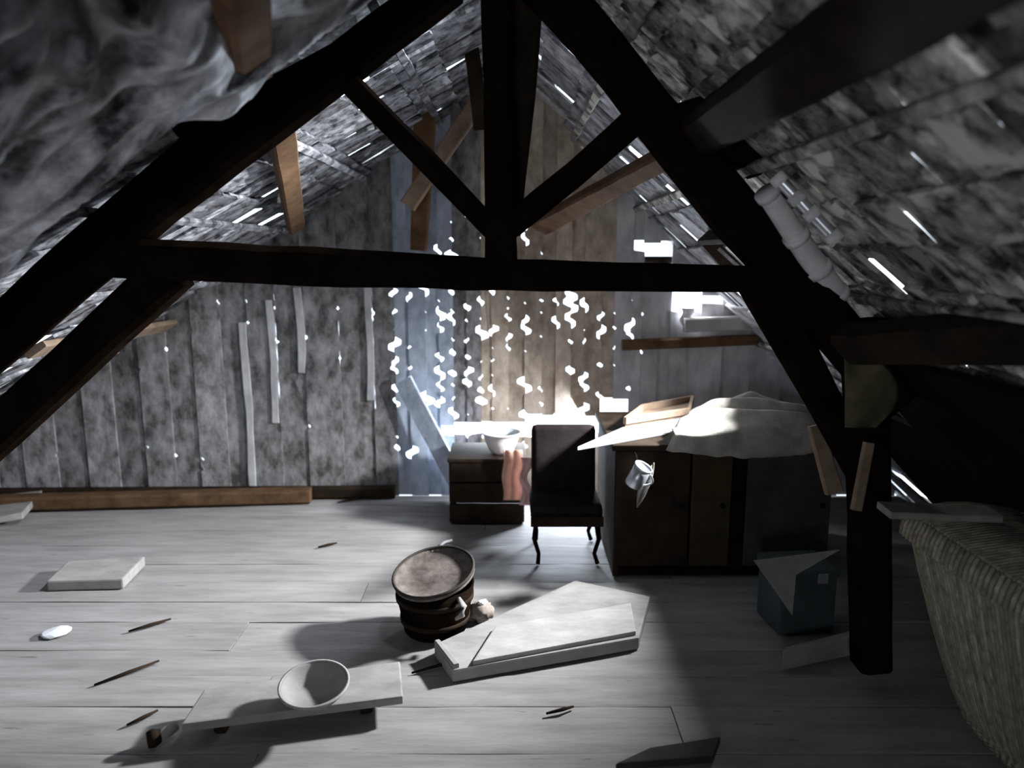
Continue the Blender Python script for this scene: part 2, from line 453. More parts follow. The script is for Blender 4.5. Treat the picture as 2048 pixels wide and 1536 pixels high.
edges_px = [-230, -160, -95, -30, 30, 95, 160, 220, 280, 335, 390, 445, 500, 555, 612, 680, 748, 790, 820, 852, 880, 906, 935, 962, 985, 1016, 1050, 1082,
            1112, 1140, 1168, 1200, 1228, 1260, 1282, 1312, 1338, 1372, 1398, 1440, 1500, 1560, 1620, 1690, 1750, 1810]
edges = [xw(p) for p in edges_px]
def zpx(py): return P(1024, py, YW).z
def edge_profile(px, seed):
    """list of bites shared by the two boards at a joint"""
    rnd = random.Random(seed)
    bites = []
    if 780 <= px <= 1265:
        z = 0.30
        while z < 1.75:
            py = 768 - FPX * math.tan(math.atan2(z - EYE, YW) + TH)
            p = 0.0
            if py < 575: p = 0.35 if 770 < px < 1110 else 0.0
            elif py < 690: p = 0.9 if px < 1180 else 0.45
            elif py < 840: p = 0.75 if px < 1000 else 0.5
            elif py < 1000: p = 0.45 if px < 960 else 0.1
            if py < 430: p = 0
            if rnd.random() < p:
                k_ = rnd.choice((0.25, 0.4, 0.6, 0.8, 1.0, 1.25)); bites.append((z + rnd.uniform(-.02, .02), .026 * k_, .036 * k_ * rnd.uniform(0.4, 1.1), rnd.choice((-.024, .012, .026, .034)) * k_, .030 * k_ * rnd.uniform(0.5, 1.3)))
            z += rnd.uniform(0.075, 0.12)
    else:
        for _ in range(3 if px < 780 else 2):
            if rnd.random() < 0.55:
                bites.append((rnd.uniform(.15, 1.25), rnd.uniform(.008, .016), rnd.uniform(.004, .02), rnd.uniform(0, .02), rnd.uniform(0, 0.012)))
    return bites
SLIT = {}
seamspec = {500: (0.02, 1.20, 0.0035), 555: (0.55, 1.30, 0.0045), 612: (0.65, 1.35, 0.0035), 748: (0.55, 1.42, 0.0055), 680: (0.8, 1.1, 0.003)}
def inset(px, side):
    bites = edge_profile(px, px + 5)
    rnd = random.Random(px * 3 + side)
    ss = seamspec.get(px)
    ph = rnd.uniform(0, 50)
    def f(z):
        v = -0.004 + 0.0012 * noise.noise(Vector((px, z * 9, side)))
        if ss and ss[0] < z < ss[1]:
            v = max(v, ss[2] / 2 * (0.35 + 1.6 * max(0, noise.noise(Vector((px * 1.3, z * 11, 0))) + 0.25)))
        for (zc, hh, dl, sh_, dr) in bites:
            zz = zc + (sh_ if side else 0)
            if abs(z - zz) < hh:
                e = min(1.0, 2.2 * (1 - abs(z - zz) / hh))
                v = max(v, (dr if side else dl) * e)
        return v
    return f
def board(i, z0, zcap=None, m=None, top_noise=0, bot_noise=0):
    xl, xr = edges[i], edges[i + 1]
    zl, zr = zroof(xl) + 0.03, zroof(xr) + 0.03
    if zcap is not None: zl, zr = min(zl, zcap + top_noise), min(zr, zcap - top_noise)
    zl, zr = max(zl, z0 + .02), max(zr, z0 + .02)
    pm = (edges_px[i] + edges_px[i + 1]) / 2
    if m is None:
        m = M_GAB
        if 800 < pm < 905: m = M_GABB
        elif 960 < pm < 1240: m = M_GABT
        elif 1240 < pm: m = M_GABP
    # each second board a touch behind its neighbours, as lapped boards are
    board_poly('board', xl, xr, z0 + bot_noise, zl, zr, inset(edges_px[i], 0), inset(edges_px[i + 1], 1), m, wall_back, YW + (0.012 if i % 2 else 0), 0.020)
# boards broken away: (from, to) across and (top, bottom) of the gap, seen from the viewer's spot
BROKEN = [(890, 962, 848, 868), (962, 1050, 842, 872), (1050, 1190, 832, 874), (1190, 1262, 800, 868), (1260, 1284, 482, 505), (1282, 1340, 485, 532),
          (1338, 1400, 572, 624), (1398, 1440, 588, 608)]
for i in range(len(edges) - 1):
    pm = (edges_px[i] + edges_px[i + 1]) / 2
    if edges[i + 1] < -3.72 or edges[i] > 2.35: continue
    z0 = 0.0
    gaps = sorted([(zpx(b), zpx(a)) for x0, x1, a, b in BROKEN if x0 < pm < x1])
    for zb_, zt_ in gaps:
        board(i, z0, zb_ + R.uniform(-.01, .012), None, R.uniform(-.012, .012))
        z0 = zt_ + R.uniform(-.012, .012)
    board(i, z0)

for px, pa, pb in ((500, 645, 985), (555, 600, 845), (612, 575, 745), (748, 570, 800)):  # pale strips paint the light streaks wider beside the board gaps
    za, zb2 = zpx(pa), zpx(pb)
    xx = xw(px) - 0.026
    beam('gap_light_strip', [(xx, YW - 0.008, za), (xx + 0.012, YW - 0.008, (za + zb2) / 2), (xx + 0.004, YW - 0.008, zb2)], 0.042, 0.012, M_GABP, wall_back, seed=px, rough=0.15)

# wall behind the viewer and black boards added low on the right as painted shade
bm = bmesh.new()
for x0, x1, z0, z1 in ((-4.2, -1.12, 0, 2.75), (-0.48, 2.8, 0, 2.75), (-1.12, -0.48, 0, 1.08), (-1.12, -0.48, 1.68, 2.75)):
    add_box(bm, ((x0 + x1) / 2, -2.04, (z0 + z1) / 2), (x1 - x0, 0.06, z1 - z0))
wf = link('wall_front', mesh_of(bm, 'wall_front'), M_BLACK); wf['kind'] = 'structure'
wn = link('added_window_1', None); wn['kind'] = 'structure'  # added hatch frame that goes with the front fill lamp
for c, sz in (((-1.14, -2.03, 1.38), (0.05, 0.1, 0.70)), ((-0.46, -2.03, 1.38), (0.05, 0.1, 0.70)), ((-0.8, -2.03, 1.06), (0.63, 0.1, 0.05)), ((-0.8, -2.03, 1.70), (0.63, 0.1, 0.05))):
    box('frame_rail', c, sz, M_DKBR, wn)
wr = link('shade_boards_right', None); wr['kind'] = 'structure'
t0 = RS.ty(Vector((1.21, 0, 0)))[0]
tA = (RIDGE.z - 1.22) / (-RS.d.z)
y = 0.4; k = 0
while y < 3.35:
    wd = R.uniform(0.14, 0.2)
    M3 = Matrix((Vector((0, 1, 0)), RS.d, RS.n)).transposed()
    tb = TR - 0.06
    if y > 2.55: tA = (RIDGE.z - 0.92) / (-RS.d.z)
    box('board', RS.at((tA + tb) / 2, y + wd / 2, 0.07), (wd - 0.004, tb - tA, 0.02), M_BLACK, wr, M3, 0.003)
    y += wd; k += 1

# ------------------------------------------------------------------ roof truss
YT = 2.4
truss = thing('roof_truss', 'near-black hewn timber roof truss with tie beam and king post spanning the attic', 'roof truss', (0, YT, 0))
def tpart(name, px, wid_px, dep, seed, dy=0.0, m=M_DARK):
    Y = YT + dy
    pts = [P(x, y, Y) - Vector((0, YT, 0)) for x, y in px]
    kk = Y / FPX * 1.02
    wid = [q * kk for q in (wid_px if isinstance(wid_px, (list, tuple)) else [wid_px] * len(px))]
    return beam(name, pts, wid, dep, m, truss, seed=seed, rough=0.035)
tpart('tie_beam', [(180, 512), (620, 532), (1010, 549), (1545, 558)], [76, 74, 60, 50], 0.13, 1)
tpart('rafter', [(-260, 905), (0, 674), (310, 400), (520, 236), (690, 127), (905, -35)], [88, 90, 96, 100, 68, 62], 0.13, 2, 0.002)
tpart('rafter', [(1050, -75), (1185, 75), (1300, 222), (1470, 428), (1650, 632), (1790, 805)], [88, 78, 80, 92, 84, 80], 0.13, 3, -0.002)
tpart('strut', [(-200, 1042), (0, 860), (150, 722), (350, 538)], [80, 80, 80, 78], 0.11, 4, 0.01)
tpart('strut', [(1500, 545), (1600, 716), (1690, 880), (1745, 985)], [66, 66, 58, 50], 0.10, 5, 0.01)
tpart('king_post', [(990, -70), (994, 180), (1003, 530)], [54, 50, 62], 0.12, 6, 0.004)
tpart('hanger', [(1056, -70), (1038, 200), (1014, 470)], [64, 62, 50], 0.07, 7, 0.11, M_DKBR)
tpart('brace', [(660, 128), (850, 318), (985, 460)], [44, 42, 40], 0.08, 8, 0.006)
tpart('brace', [(1310, 205), (1150, 348), (1010, 462)], [54, 50, 46], 0.08, 9, -0.006)
tpart('post', [(1728, 640), (1735, 880), (1742, 1330)], [78, 70, 66], 0.12, 10, 0.008)
tpart('wood_block', [(352, 245), (470, 190)], [86, 80], 0.16, 11, 0.0)
tpart('gusset', [(1350, 262), (1440, 245), (1530, 330)], [86, 110, 60], 0.16, 12, 0.0)

def ybeam(name, label, p, y0, y1, w, d, m, seed, rot=None):
    o = thing(name, label, 'beam', (p.x, y0, p.z))
    return o
# purlin of the right slope coming towards the viewer
pc = P(1515, 188, 1.89)
o = beam('purlin', [(pc.x, 2.36, pc.z), (pc.x, 0.55, pc.z)], 0.135, 0.15, M_DKBR, up=(RS.n), seed=21)
tag(o, 'thick dark purlin crossing the upper right corner, resting on the right rafter', 'beam')
a, b = P(1700, 688, 2.30), P(2075, 672, 1.62)
o = beam('purlin', [a, b + (b - a) * 0.8], 0.12, 0.09, M_DKBR, up=RS.n, seed=22)
tag(o, 'dark lower purlin at the right edge above the black shade boards', 'beam')
# plate under the roof opening, lit from above
o = beam('ledger', [P(1245, 690, 4.45), P(1590, 676, 4.45)], 0.06, 0.07, M_BROWN, seed=23)
tag(o, 'brown ledger timber across the right half of the back wall below the openings', 'timber')
o = beam('ledger', [P(1368, 650, 4.43), P(1540, 645, 4.43)], 0.085, 0.06, M_SLAB, seed=123)
tag(o, 'pale short beam lying on the brown ledger under the bright opening', 'timber')
# post on the left slope, above the rafter
o = beam('roof_post', [LS.hit(470, -90, 0.20), LS.hit(500, 140, 0.10)], 0.10, 0.08, M_BROWN, up=LS.n, seed=24)
tag(o, 'short brown timber running up from the left rafter beside the crumpled sheet', 'timber')
# timbers of the far roof
o = beam('rafter_piece', [LS.hit(562, 262, 0.07), LS.hit(592, 455, 0.07)], 0.095, 0.05, M_BROWN, up=LS.n, seed=25)
tag(o, 'rust-brown board fixed on the left roof slope, seen inside the left truss triangle', 'timber')
o = beam('roof_post', [P(880, 10, 4.1), P(852, 190, 4.2), P(838, 500, 4.3)], [0.11, 0.12, 0.09], 0.06, M_BROWN, seed=26)
tag(o, 'upright brown timber left of the king post, standing before the gable', 'timber')
o = beam('rafter_piece', [P(955, 205, 4.05), P(815, 412, 4.05)], 0.085, 0.05, M_TAN, seed=27)
tag(o, 'slanting tan timber crossing the upright brown timber near the gable', 'timber')
o = beam('rafter_piece', [P(918, -60, 3.6), P(948, 130, 3.7), P(962, 260, 3.75)], 0.07, 0.05, M_DKBR, seed=28)
tag(o, 'thin dark slanting timber just left of the king post top', 'timber')
o = beam('rafter_piece', [P(1352, 303, 2.7), P(1080, 452, 4.3)], [0.075, 0.12], 0.06, M_BROWN, up=Vector((-0.5, 0, -1)), seed=29)
tag(o, 'reddish brown timber sloping behind the right brace of the truss', 'timber')
o = beam('loose_board', [LS.hit(70, 700, 0.06), LS.hit(345, 650, 0.06)], 0.10, 0.03, M_TAN, up=LS.n, seed=30)
tag(o, 'tan board fixed low on the left slope behind the left strut', 'board')

# pale pipes lying along the right rafter
a, b = RS.hit(1535, 388, 0.06), RS.hit(1672, 592, 0.06)
pp = thing('pipe', 'pale chalky pipe lying along the right rafter below the purlin', 'pipe', a)
pts = [a.lerp(b, i / 14) - a for i in range(15)]
tube('body', pts, [0.030 + 0.010 * (i / 14) for i in range(15)], M_PIPE, pp, 16)
for q in (0.0, 0.40, 0.72, 0.98):
    c = a.lerp(b, q) - a; dd = (b - a).normalized()
    tube('collar', [c - dd * 0.012, c + dd * 0.012], 0.036 + 0.010 * q, M_PIPE, pp, 16)
a, b = RS.hit(1552, 352, 0.03), RS.hit(1672, 478, 0.03)
pp = thing('pipe', 'thin shiny pipe beside the thicker pale pipe on the right slope', 'pipe', a)
tube('body', [a.lerp(b, i / 10) - a for i in range(11)], 0.017, M_METAL, pp, 12)
for q in (0.05, 0.35, 0.6, 0.97):
    c = a.lerp(b, q) - a; dd = (b - a).normalized()
    tube('collar', [c - dd * 0.015, c + dd * 0.015], 0.023, M_PIPE, pp, 12)

# ------------------------------------------------------------------ things on the floor
def slab(name, corners, z0, z1, m, parent=None, bev=0.006, jit=0.0, seed=0):
    """board given by its plan corners, from z0 up to z1 (one top height per corner if a list)"""
    rnd = random.Random(seed)
    if not isinstance(z1, (list, tuple)): z1 = [z1] * len(corners)
    if not isinstance(z0, (list, tuple)): z0 = [z0] * len(corners)
    bm = bmesh.new()
    a = [bm.verts.new((x, y, zz)) for (x, y), zz in zip(corners, z0)]
    b = [bm.verts.new((x + rnd.uniform(-jit, jit), y + rnd.uniform(-jit, jit), zz)) for (x, y), zz in zip(corners, z1)]
    n = len(corners)
    bm.faces.new(a[::-1]); bm.faces.new(b)
    for i in range(n): bm.faces.new((a[i], a[(i + 1) % n], b[(i + 1) % n], b[i]))
    if bev: bmesh.ops.bevel(bm, geom=bm.edges[:], offset=bev, segments=2, affect='EDGES', profile=0.6)
    return link(name, mesh_of(bm, name), m, parent)
def xy(px, py, z=0.0):
    p = F(px, py, z); return (p.x, p.y)
ZT = 0.006
# long timbers at the foot of the gable
o = beam('floor_timber', [(-3.0, 4.20, 0.055), (-1.22, 4.36, 0.05)], 0.10, 0.085, M_BROWN, up=Vector((0, 0, 1)), seed=40)
tag(o, 'long brown timber lying on the floor along the foot of the back wall', 'timber')
o = beam('floor_timber', [(-3.2, 4.39, 0.045), (-0.72, 4.44, 0.045)], 0.06, 0.07, M_DKBR, up=Vector((0, 0, 1)), seed=41)
tag(o, 'darker thin timber lying between the long brown timber and the back wall', 'timber')
# pale board poking in at the left edge
o = slab('loose_board', [xy(-160, 1075), xy(-90, 1010, 0.0), xy(85, 985, 0.06), xy(45, 1030, 0.06)], [0.006, 0.006, 0.035, 0.035], [0.03, 0.03, 0.075, 0.075], M_PALE, seed=1)
tag(o, 'pale board with a pointed end poking in at the left edge of the floor', 'board')
# pale flat piece left
z = 0.055
o = slab('loose_board', [xy(92, 1162, z), xy(135, 1122, z), xy(290, 1112, z), xy(245, 1158, z)], 0.006, z, M_PALE, bev=0.008, seed=2)
tag(o, 'short pale board lying alone on the left side of the floor', 'board')
# white crumb
bm = bmesh.new(); bmesh.ops.create_icosphere(bm, subdivisions=2, radius=1)
for v in bm.verts:
    v.co = Vector((v.co.x * .055, v.co.y * .045, v.co.z * .013)) * (1 + 0.35 * noise.noise(v.co * 2.2))
o = link('plaster_chip', mesh_of(bm, 'plaster_chip'), M_CHIP, loc=F(112, 1264, 0.012) ); o.rotation_euler = (0, 0, 0.5)
tag(o, 'small white plaster chip on the floor below the short pale board', 'plaster chip')

# tub with a dished lid and hanging ring handle
c = F(866, 1285)
tub = thing('tub', 'dark round tub with a brownish dished lid standing on the floor', 'tub', (c.x, c.y + 0.10, ZT))
lathe('body', [(0.115, 0.0), (0.125, 0.01), (0.145, 0.12), (0.158, 0.20), (0.150, 0.20), (0.138, 0.12), (0.112, 0.02), (0.0, 0.02)], M_DARK, tub, 36)
T = Matrix.Translation((0, 0, 0.222)) @ Matrix.Rotation(0.22, 4, 'X') @ Matrix.Rotation(-0.10, 4, 'Y') @ Matrix.Diagonal((0.93, 0.93, 1, 1)) @ Matrix.Rotation(-0.05, 4, 'Y')
lathe('lid', [(0.0, 0.0), (0.165, 0.0), (0.176, 0.008), (0.176, 0.022), (0.168, 0.026), (0.160, 0.016), (0.10, 0.008), (0.0, 0.012)], M_RUST, tub, 40, T)
lathe('rim', [(0.168, 0.020), (0.178, 0.020), (0.180, 0.028), (0.174, 0.034), (0.167, 0.028)], M_GREYW, tub, 40, T, closed=True)
for zz, rr in ((0.06, 0.136), (0.15, 0.152)):
    lathe('hoop', [(rr - 0.004, zz - 0.01), (rr + 0.003, zz - 0.01), (rr + 0.004, zz + 0.01), (rr - 0.003, zz + 0.01)], M_DKBR, tub, 36, closed=True)
hx, hy = 0.115, -0.115
tube('handle', [Vector((hx - 0.012, hy, 0.185)), Vector((hx + 0.012, hy - 0.028, 0.165)), Vector((hx + 0.004, hy - 0.034, 0.135)), Vector((hx - 0.022, hy - 0.022, 0.112))], [0.009, 0.011, 0.012, 0.007], M_PALE, tub, 8)
# lump and chip beside the tub
bm = bmesh.new(); bmesh.ops.create_icosphere(bm, subdivisions=3, radius=1)
for v in bm.verts:
    n_ = v.co.normalized(); v.co = Vector((n_.x * .05, n_.y * .045, n_.z * .04)) * (1 + 0.3 * noise.noise(n_ * 2.6) + 0.12 * noise.noise(n_ * 7))
o = link('clay_lump', mesh_of(bm, 'clay_lump', True), M_LUMP, loc=F(958, 1228, 0.038) + Vector((0.01, 0.02, 0)))
tag(o, 'brown clay lump on the floor between the tub and the whitewashed panel', 'lump')
bm = bmesh.new(); bmesh.ops.create_icosphere(bm, subdivisions=2, radius=1)
for v in bm.verts: v.co = Vector((v.co.x * .028, v.co.y * .016, v.co.z * .012)) * (1 + 0.3 * noise.noise(v.co * 2.0))
lp = F(958, 1228, 0.038) + Vector((0.015, 0.02, 0.042))
o = link('plaster_chip', mesh_of(bm, 'plaster_chip'), M_CHIP, loc=lp); o.rotation_euler = (0, 0.2, 0.9)
tag(o, 'small white plaster chip lying on the brown clay lump beside the tub', 'plaster chip')
a = F(880, 1092, 0.01)
tube_o = tube('straw', [a, a + Vector((0.02, 0.035, 0.006)), a + Vector((0.055, 0.075, 0.0))], 0.008, M_CHIP, None, 6)
tag(tube_o, 'short white curved strip lying on the floor behind the tub', 'strip')

# whitewashed panel: a low panel with a brighter board on it
zp = 0.055
panel = thing('floor_panel', 'large whitewashed wooden panel lying on the floor right of the tub', 'panel', (0, 0, 0))
A, B, C_, D = xy(905, 1340, zp), xy(868, 1288, zp), xy(1150, 1160, zp), xy(1300, 1192, zp)
E_ = xy(1278, 1275, zp)
slab('board', [A, B, C_, D, E_], 0.006, zp, M_PALE, panel, 0.008)
def lerp2(p, q, t): return (p[0] + (q[0] - p[0]) * t, p[1] + (q[1] - p[1]) * t)
z2 = zp + 0.018
slab('strip', [xy(945, 1322, z2), xy(990, 1252, z2), xy(1262, 1205, z2), xy(1272, 1262, z2)], zp - 0.002, z2, M_SLAB, panel, 0.006)
for p_, q_ in ((xy(868, 1288, zp), xy(905, 1340, zp)),):
    v0, v1 = Vector((*p_, zp + 0.008)), Vector((*q_, zp + 0.008))
    beam('lip', [v0 + Vector((0.012, 0, 0)), v1 + Vector((0.012, 0.01, 0))], 0.022, 0.02, M_PALE, panel, up=Vector((0, 0, 1)), seed=55)

# plank with the bowl
zb = 0.085
pl = thing('plank', 'pale thick plank lying on the floor with the bowl on its front edge', 'plank', (0, 0, 0))
A, B, C_, D = xy(362, 1448, zb), xy(408, 1378, zb), xy(800, 1322, zb), xy(806, 1392, zb)
slab('board', [A, B, C_, D], zb - 0.03, zb, M_PALE, pl, 0.006)
for t in (0.14, 0.82):
    p0 = Vector((*lerp2(A, D, t), 0.03)); p1 = Vector((*lerp2(B, C_, t), 0.03))
    d_ = (p1 - p0)
    beam('batten', [p0 + d_ * 0.25, p1 - d_ * 0.05], 0.04, 0.05, M_DKBR, pl, up=Vector((0, 0, 1)), seed=60)
bc = F(630, 1392, zb + 0.028)
bowl = thing('bowl', 'pale shallow ceramic bowl tilted on the front edge of the plank', 'bowl', (bc.x, bc.y + 0.005, zb + 0.004))
Tb = Matrix.Translation((0, 0, 0.012)) @ Matrix.Rotation(0.16, 4, 'X')
prof = [(0.0, 0.0), (0.045, 0.0), (0.062, 0.008), (0.088, 0.028), (0.104, 0.052), (0.108, 0.058), (0.104, 0.060), (0.098, 0.054), (0.082, 0.034), (0.058, 0.015), (0.0, 0.010)]
lathe('shell', prof, M_PALE, bowl, 40, Tb)
lathe('rim', [(0.102, 0.053), (0.110, 0.055), (0.111, 0.061), (0.104, 0.063)], M_SLAB, bowl, 40, Tb, closed=True)
# stub of a stick at the plank's end
a = F(312, 1478, 0.025); b = F(352, 1452, 0.03)
o = thing('stick', 'short dark-ended round stick beside the left end of the plank', 'stick', (a.x, a.y, ZT))
tube('shaft', [b - Vector((a.x, a.y, ZT)), Vector((0.006, 0.004, 0.024))], [0.016, 0.02], M_PALE, o, 10)
tube('knob', [Vector((0.008, 0.004, 0.026)), Vector((-0.004, -0.006, 0.026)), Vector((-0.018, -0.016, 0.026))], [0.022, 0.028, 0.024], M_DKBR, o, 12)
# dark strip standing in for the edge of the floor shadow
o = slab('loose_board', [xy(1230, 1545), xy(1300, 1512), xy(1440, 1490), xy(1425, 1530)], 0.006, 0.03, M_GREYW, bev=0.005)
tag(o, 'thin grey strip standing in for the shadow edge on the floor at the bottom of the picture, right of centre', 'board')
# twigs on the floor
tw = [(655, 1090, 0.6), (300, 1250, 0.7), (255, 1345, 0.8), (285, 1435, 0.9), (700, 1000, 0.6), (880, 1330, 0.5), (1120, 1190 + 230, 0.4)]
twl = ['dark twig on the open floor between the long brown timber and the tub', 'dark twig on the floor right of the larger white plaster chip',
       'dark twig on the floor between the larger plaster chip and the plank with the bowl', 'dark twig just behind the dark-ended round stick',
       'dark twig on the floor close to the right end of the long brown timber', "dark twig in front of the tub's shadow behind the plank with the bowl",
       'dark twig on the floor in front of the whitewashed panel']
for i, (px, py, an) in enumerate(tw):
    p = F(px, py, 0.010)
    L_ = 0.05 + 0.03 * (i % 3)
    dv = Vector((math.cos(an), math.sin(an), 0)) * L_
    o = tube('twig', [p - dv, p + Vector((0.006, -0.004, 0.004)), p + dv], [0.004, 0.007, 0.004], M_DKBR, None, 6)
    tag(o, twl[i], 'twig', 'twigs on the floor')

o = grid_shell('cloth', lambda u, v: P(1362 + (26 - 8 * v) * u + 3 * math.sin(7 * v), 616 + 34 * v, 4.462 + 0.004 * math.sin(6 * u)), 6, 10, 0.004, M_WHITE)
tag(o, 'small white strip of cloth hanging from the lower bright opening in the back wall', 'cloth')

# leaning pale-blue plank at the gable
o = beam('leaning_plank', [P(806, 760, 4.43), P(925, 985, 4.37)], 0.12, 0.02, M_GABB, up=Vector((0, 1, 0.7)), seed=70)
tag(o, 'pale bluish plank leaning slantwise against the back wall left of the dark box', 'plank')
# dark box with white basin, salmon cloth and pink paper at the back
bx = thing('crate', 'dark brown wooden crate standing at the back wall under the white basin', 'crate', (-0.14, 4.16, ZT))
w_, d_, h_ = 0.40, 0.34, 0.36
for i in range(3):
    box('slat', (0, -d_ / 2, 0.06 + i * 0.12), (w_, 0.018, 0.112), M_DKBR, bx)
    box('slat', (0, d_ / 2, 0.06 + i * 0.12), (w_, 0.018, 0.112), M_DKBR, bx)
    box('slat', (-w_ / 2, 0, 0.06 + i * 0.12), (0.018, d_ - 0.02, 0.112), M_DKBR, bx)
    box('slat', (w_ / 2, 0, 0.06 + i * 0.12), (0.018, d_ - 0.02, 0.112), M_DKBR, bx)
box('top', (0, 0, h_ + 0.006), (w_ + 0.03, d_ + 0.03, 0.02), M_DKBR, bx)
bp = P(1004, 888, 4.10)
bs = thing('basin', 'white enamel basin standing on the dark crate before the bright slit', 'basin', (-0.06, 4.10, h_ + ZT + 0.018))
lathe('shell', [(0.0, 0.0), (0.05, 0.0), (0.07, 0.02), (0.095, 0.08), (0.105, 0.115), (0.112, 0.12), (0.10, 0.118), (0.088, 0.08), (0.062, 0.022), (0.0, 0.01)], M_WHITE, bs, 32)
lathe('rim', [(0.103, 0.114), (0.114, 0.116), (0.114, 0.124), (0.103, 0.122)], M_WHITE, bs, 32, closed=True)
o = grid_shell('cloth', lambda u, v: P(1006 + 38 * u + 2 * math.sin(9 * v), 900 + 100 * v, 3.93 + 0.006 * math.sin(14 * u + 3 * v)), 14, 20, 0.006, M_SALMON)
tag(o, 'salmon cloth strip hanging down the front of the dark crate', 'cloth')
def pinkfn(u, v):
    wv = 1 - 0.55 * abs(math.sin(3.2 * v + 0.3))
    px = 1042 + 34 * u * wv + 3 * math.sin(11 * v); py = 915 + 95 * v
    return P(px, py, 3.86 + 0.02 * noise.noise(Vector((u * 4, v * 5, 1))))
o = grid_shell('paper', pinkfn, 10, 18, 0.003, M_PINK)
tag(o, 'crumpled pink paper hanging beside the salmon cloth', 'paper')

# dark low chair with thin legs
ch = thing('chair', 'dark plum upholstered low chair with thin bent legs in front of the crate', 'chair', (0.265, 3.62, ZT))
def S3(v): return Vector(v)
grid = 12
bm = bmesh.new(); add_box(bm, (0.0, -0.02, 0.25), (0.35, 0.30, 0.09), None, 0.03); link('seat', mesh_of(bm, 'seat', True), M_PLUM, ch)
bm = bmesh.new(); add_box(bm, (0.0, 0.13, 0.44), (0.33, 0.07, 0.36), Matrix.Rotation(-0.12, 3, 'X'), 0.03); link('backrest', mesh_of(bm, 'backrest', True), M_PLUM, ch)
for sx, sy in ((-1, -1), (1, -1), (-1, 1), (1, 1)):
    x0, y0 = sx * 0.145, sy * 0.13 - 0.02
    tube('leg', [(x0, y0, 0.22), (x0 + 0.012 * sx, y0 + 0.01 * sy, 0.12), (x0 - 0.01 * sx, y0 + 0.02 * sy, 0.05), (x0 + 0.006, y0 + 0.025 * sy, 0.0)], [0.016, 0.012, 0.010, 0.011], M_DARK, ch, 8)
bm = bmesh.new(); add_box(bm, (0.0, -0.19, 0.22), (0.35, 0.02, 0.05), None, 0.006); link('apron', mesh_of(bm, 'apron'), M_DKBR, ch)

# low sideboard in the dark on the right
X0, X1, Y0, Y1, HZ = 0.47, 1.46, 3.28, 3.98, 0.62
sb = thing('sideboard', 'dark low wooden sideboard with three differently stained doors', 'sideboard', (0, 0, 0))
def sbox(n_, c0, c1, m, bev=0.005):
    return box(n_, [(a + b) / 2 for a, b in zip(c0, c1)], [b - a for a, b in zip(c0, c1)], m, sb, None, bev)
sbox('side_panel', (X0, Y0 + .02, ZT), (X0 + .025, Y1, HZ), M_DKBR)
sbox('side_panel', (X1 - .025, Y0 + .02, ZT), (X1, Y1, HZ), M_DKBR)
sbox('back_panel', (X0 + .025, Y1 - .02, ZT), (X1 - .025, Y1, HZ), M_DKBR)
sbox('bottom_panel', (X0 + .025, Y0 + .02, ZT + .05), (X1 - .025, Y1 - .02, ZT + .075), M_DKBR)
sbox('top', (X0 - .02, Y0 - .02, HZ), (X1 + .02, Y1, HZ + .028), M_DKBR)
sbox('plinth', (X0 + .02, Y0 + .03, ZT), (X1 - .02, Y0 + .05, ZT + .06), M_DARK)
dx = [(X0 + .003, X0 + .34, M_DKBR), (X0 + .35, X0 + .53, M_OCHRE), (X0 + .60, X1 - .003, M_GREYW)]
for a, b, m in dx:
    dd = sbox('door', (a, Y0, ZT + .06), (b, Y0 + .02, HZ - .005), m)
    kb = bmesh.new(); add_box(kb, (0, 0, 0), (0.02, 0.02, 0.02), None, 0.006)
    k_ = link('knob', mesh_of(kb, 'knob', True), M_DARK, dd); k_.location = (b - 0.04, Y0 - 0.008, 0.36)
sbox('stile', (X0 + .535, Y0 + .004, ZT + .06), (X0 + .595, Y0 + .02, HZ - .005), M_DARK)
ZS = HZ + 0.028
# tray / frame of brown wood with pale board under it
a, b = F(1165, 890, ZS + .02), F(1405, 838, ZS + .02)
o = slab('paper_stack', [xy(1155, 893, ZS + .02), xy(1250, 852, ZS + .02), xy(1392, 828, ZS + .02), xy(1330, 862, ZS + .02)], ZS + 0.001, ZS + 0.02, M_PAPER, bev=0.003)
tag(o, 'flat stack of white paper on the left end of the sideboard', 'paper')
zz = ZS + .05
fr = thing('wooden_tray', 'shallow brown wooden tray lying on the white paper on the sideboard', 'tray', (0, 0, 0))
q = [xy(1250, 842, zz), xy(1285, 815, zz), xy(1385, 797, zz), xy(1378, 822, zz)]
slab('base', q, ZS + 0.021, ZS + 0.035, M_TAN, fr, 0.003)
for i in range(4):
    v0, v1 = Vector((*q[i], zz)), Vector((*q[(i + 1) % 4], zz))
    beam('side', [v0, v1], 0.018, 0.035, M_TAN, fr, up=Vector((0, 0, 1)), seed=80 + i, rough=0.01)
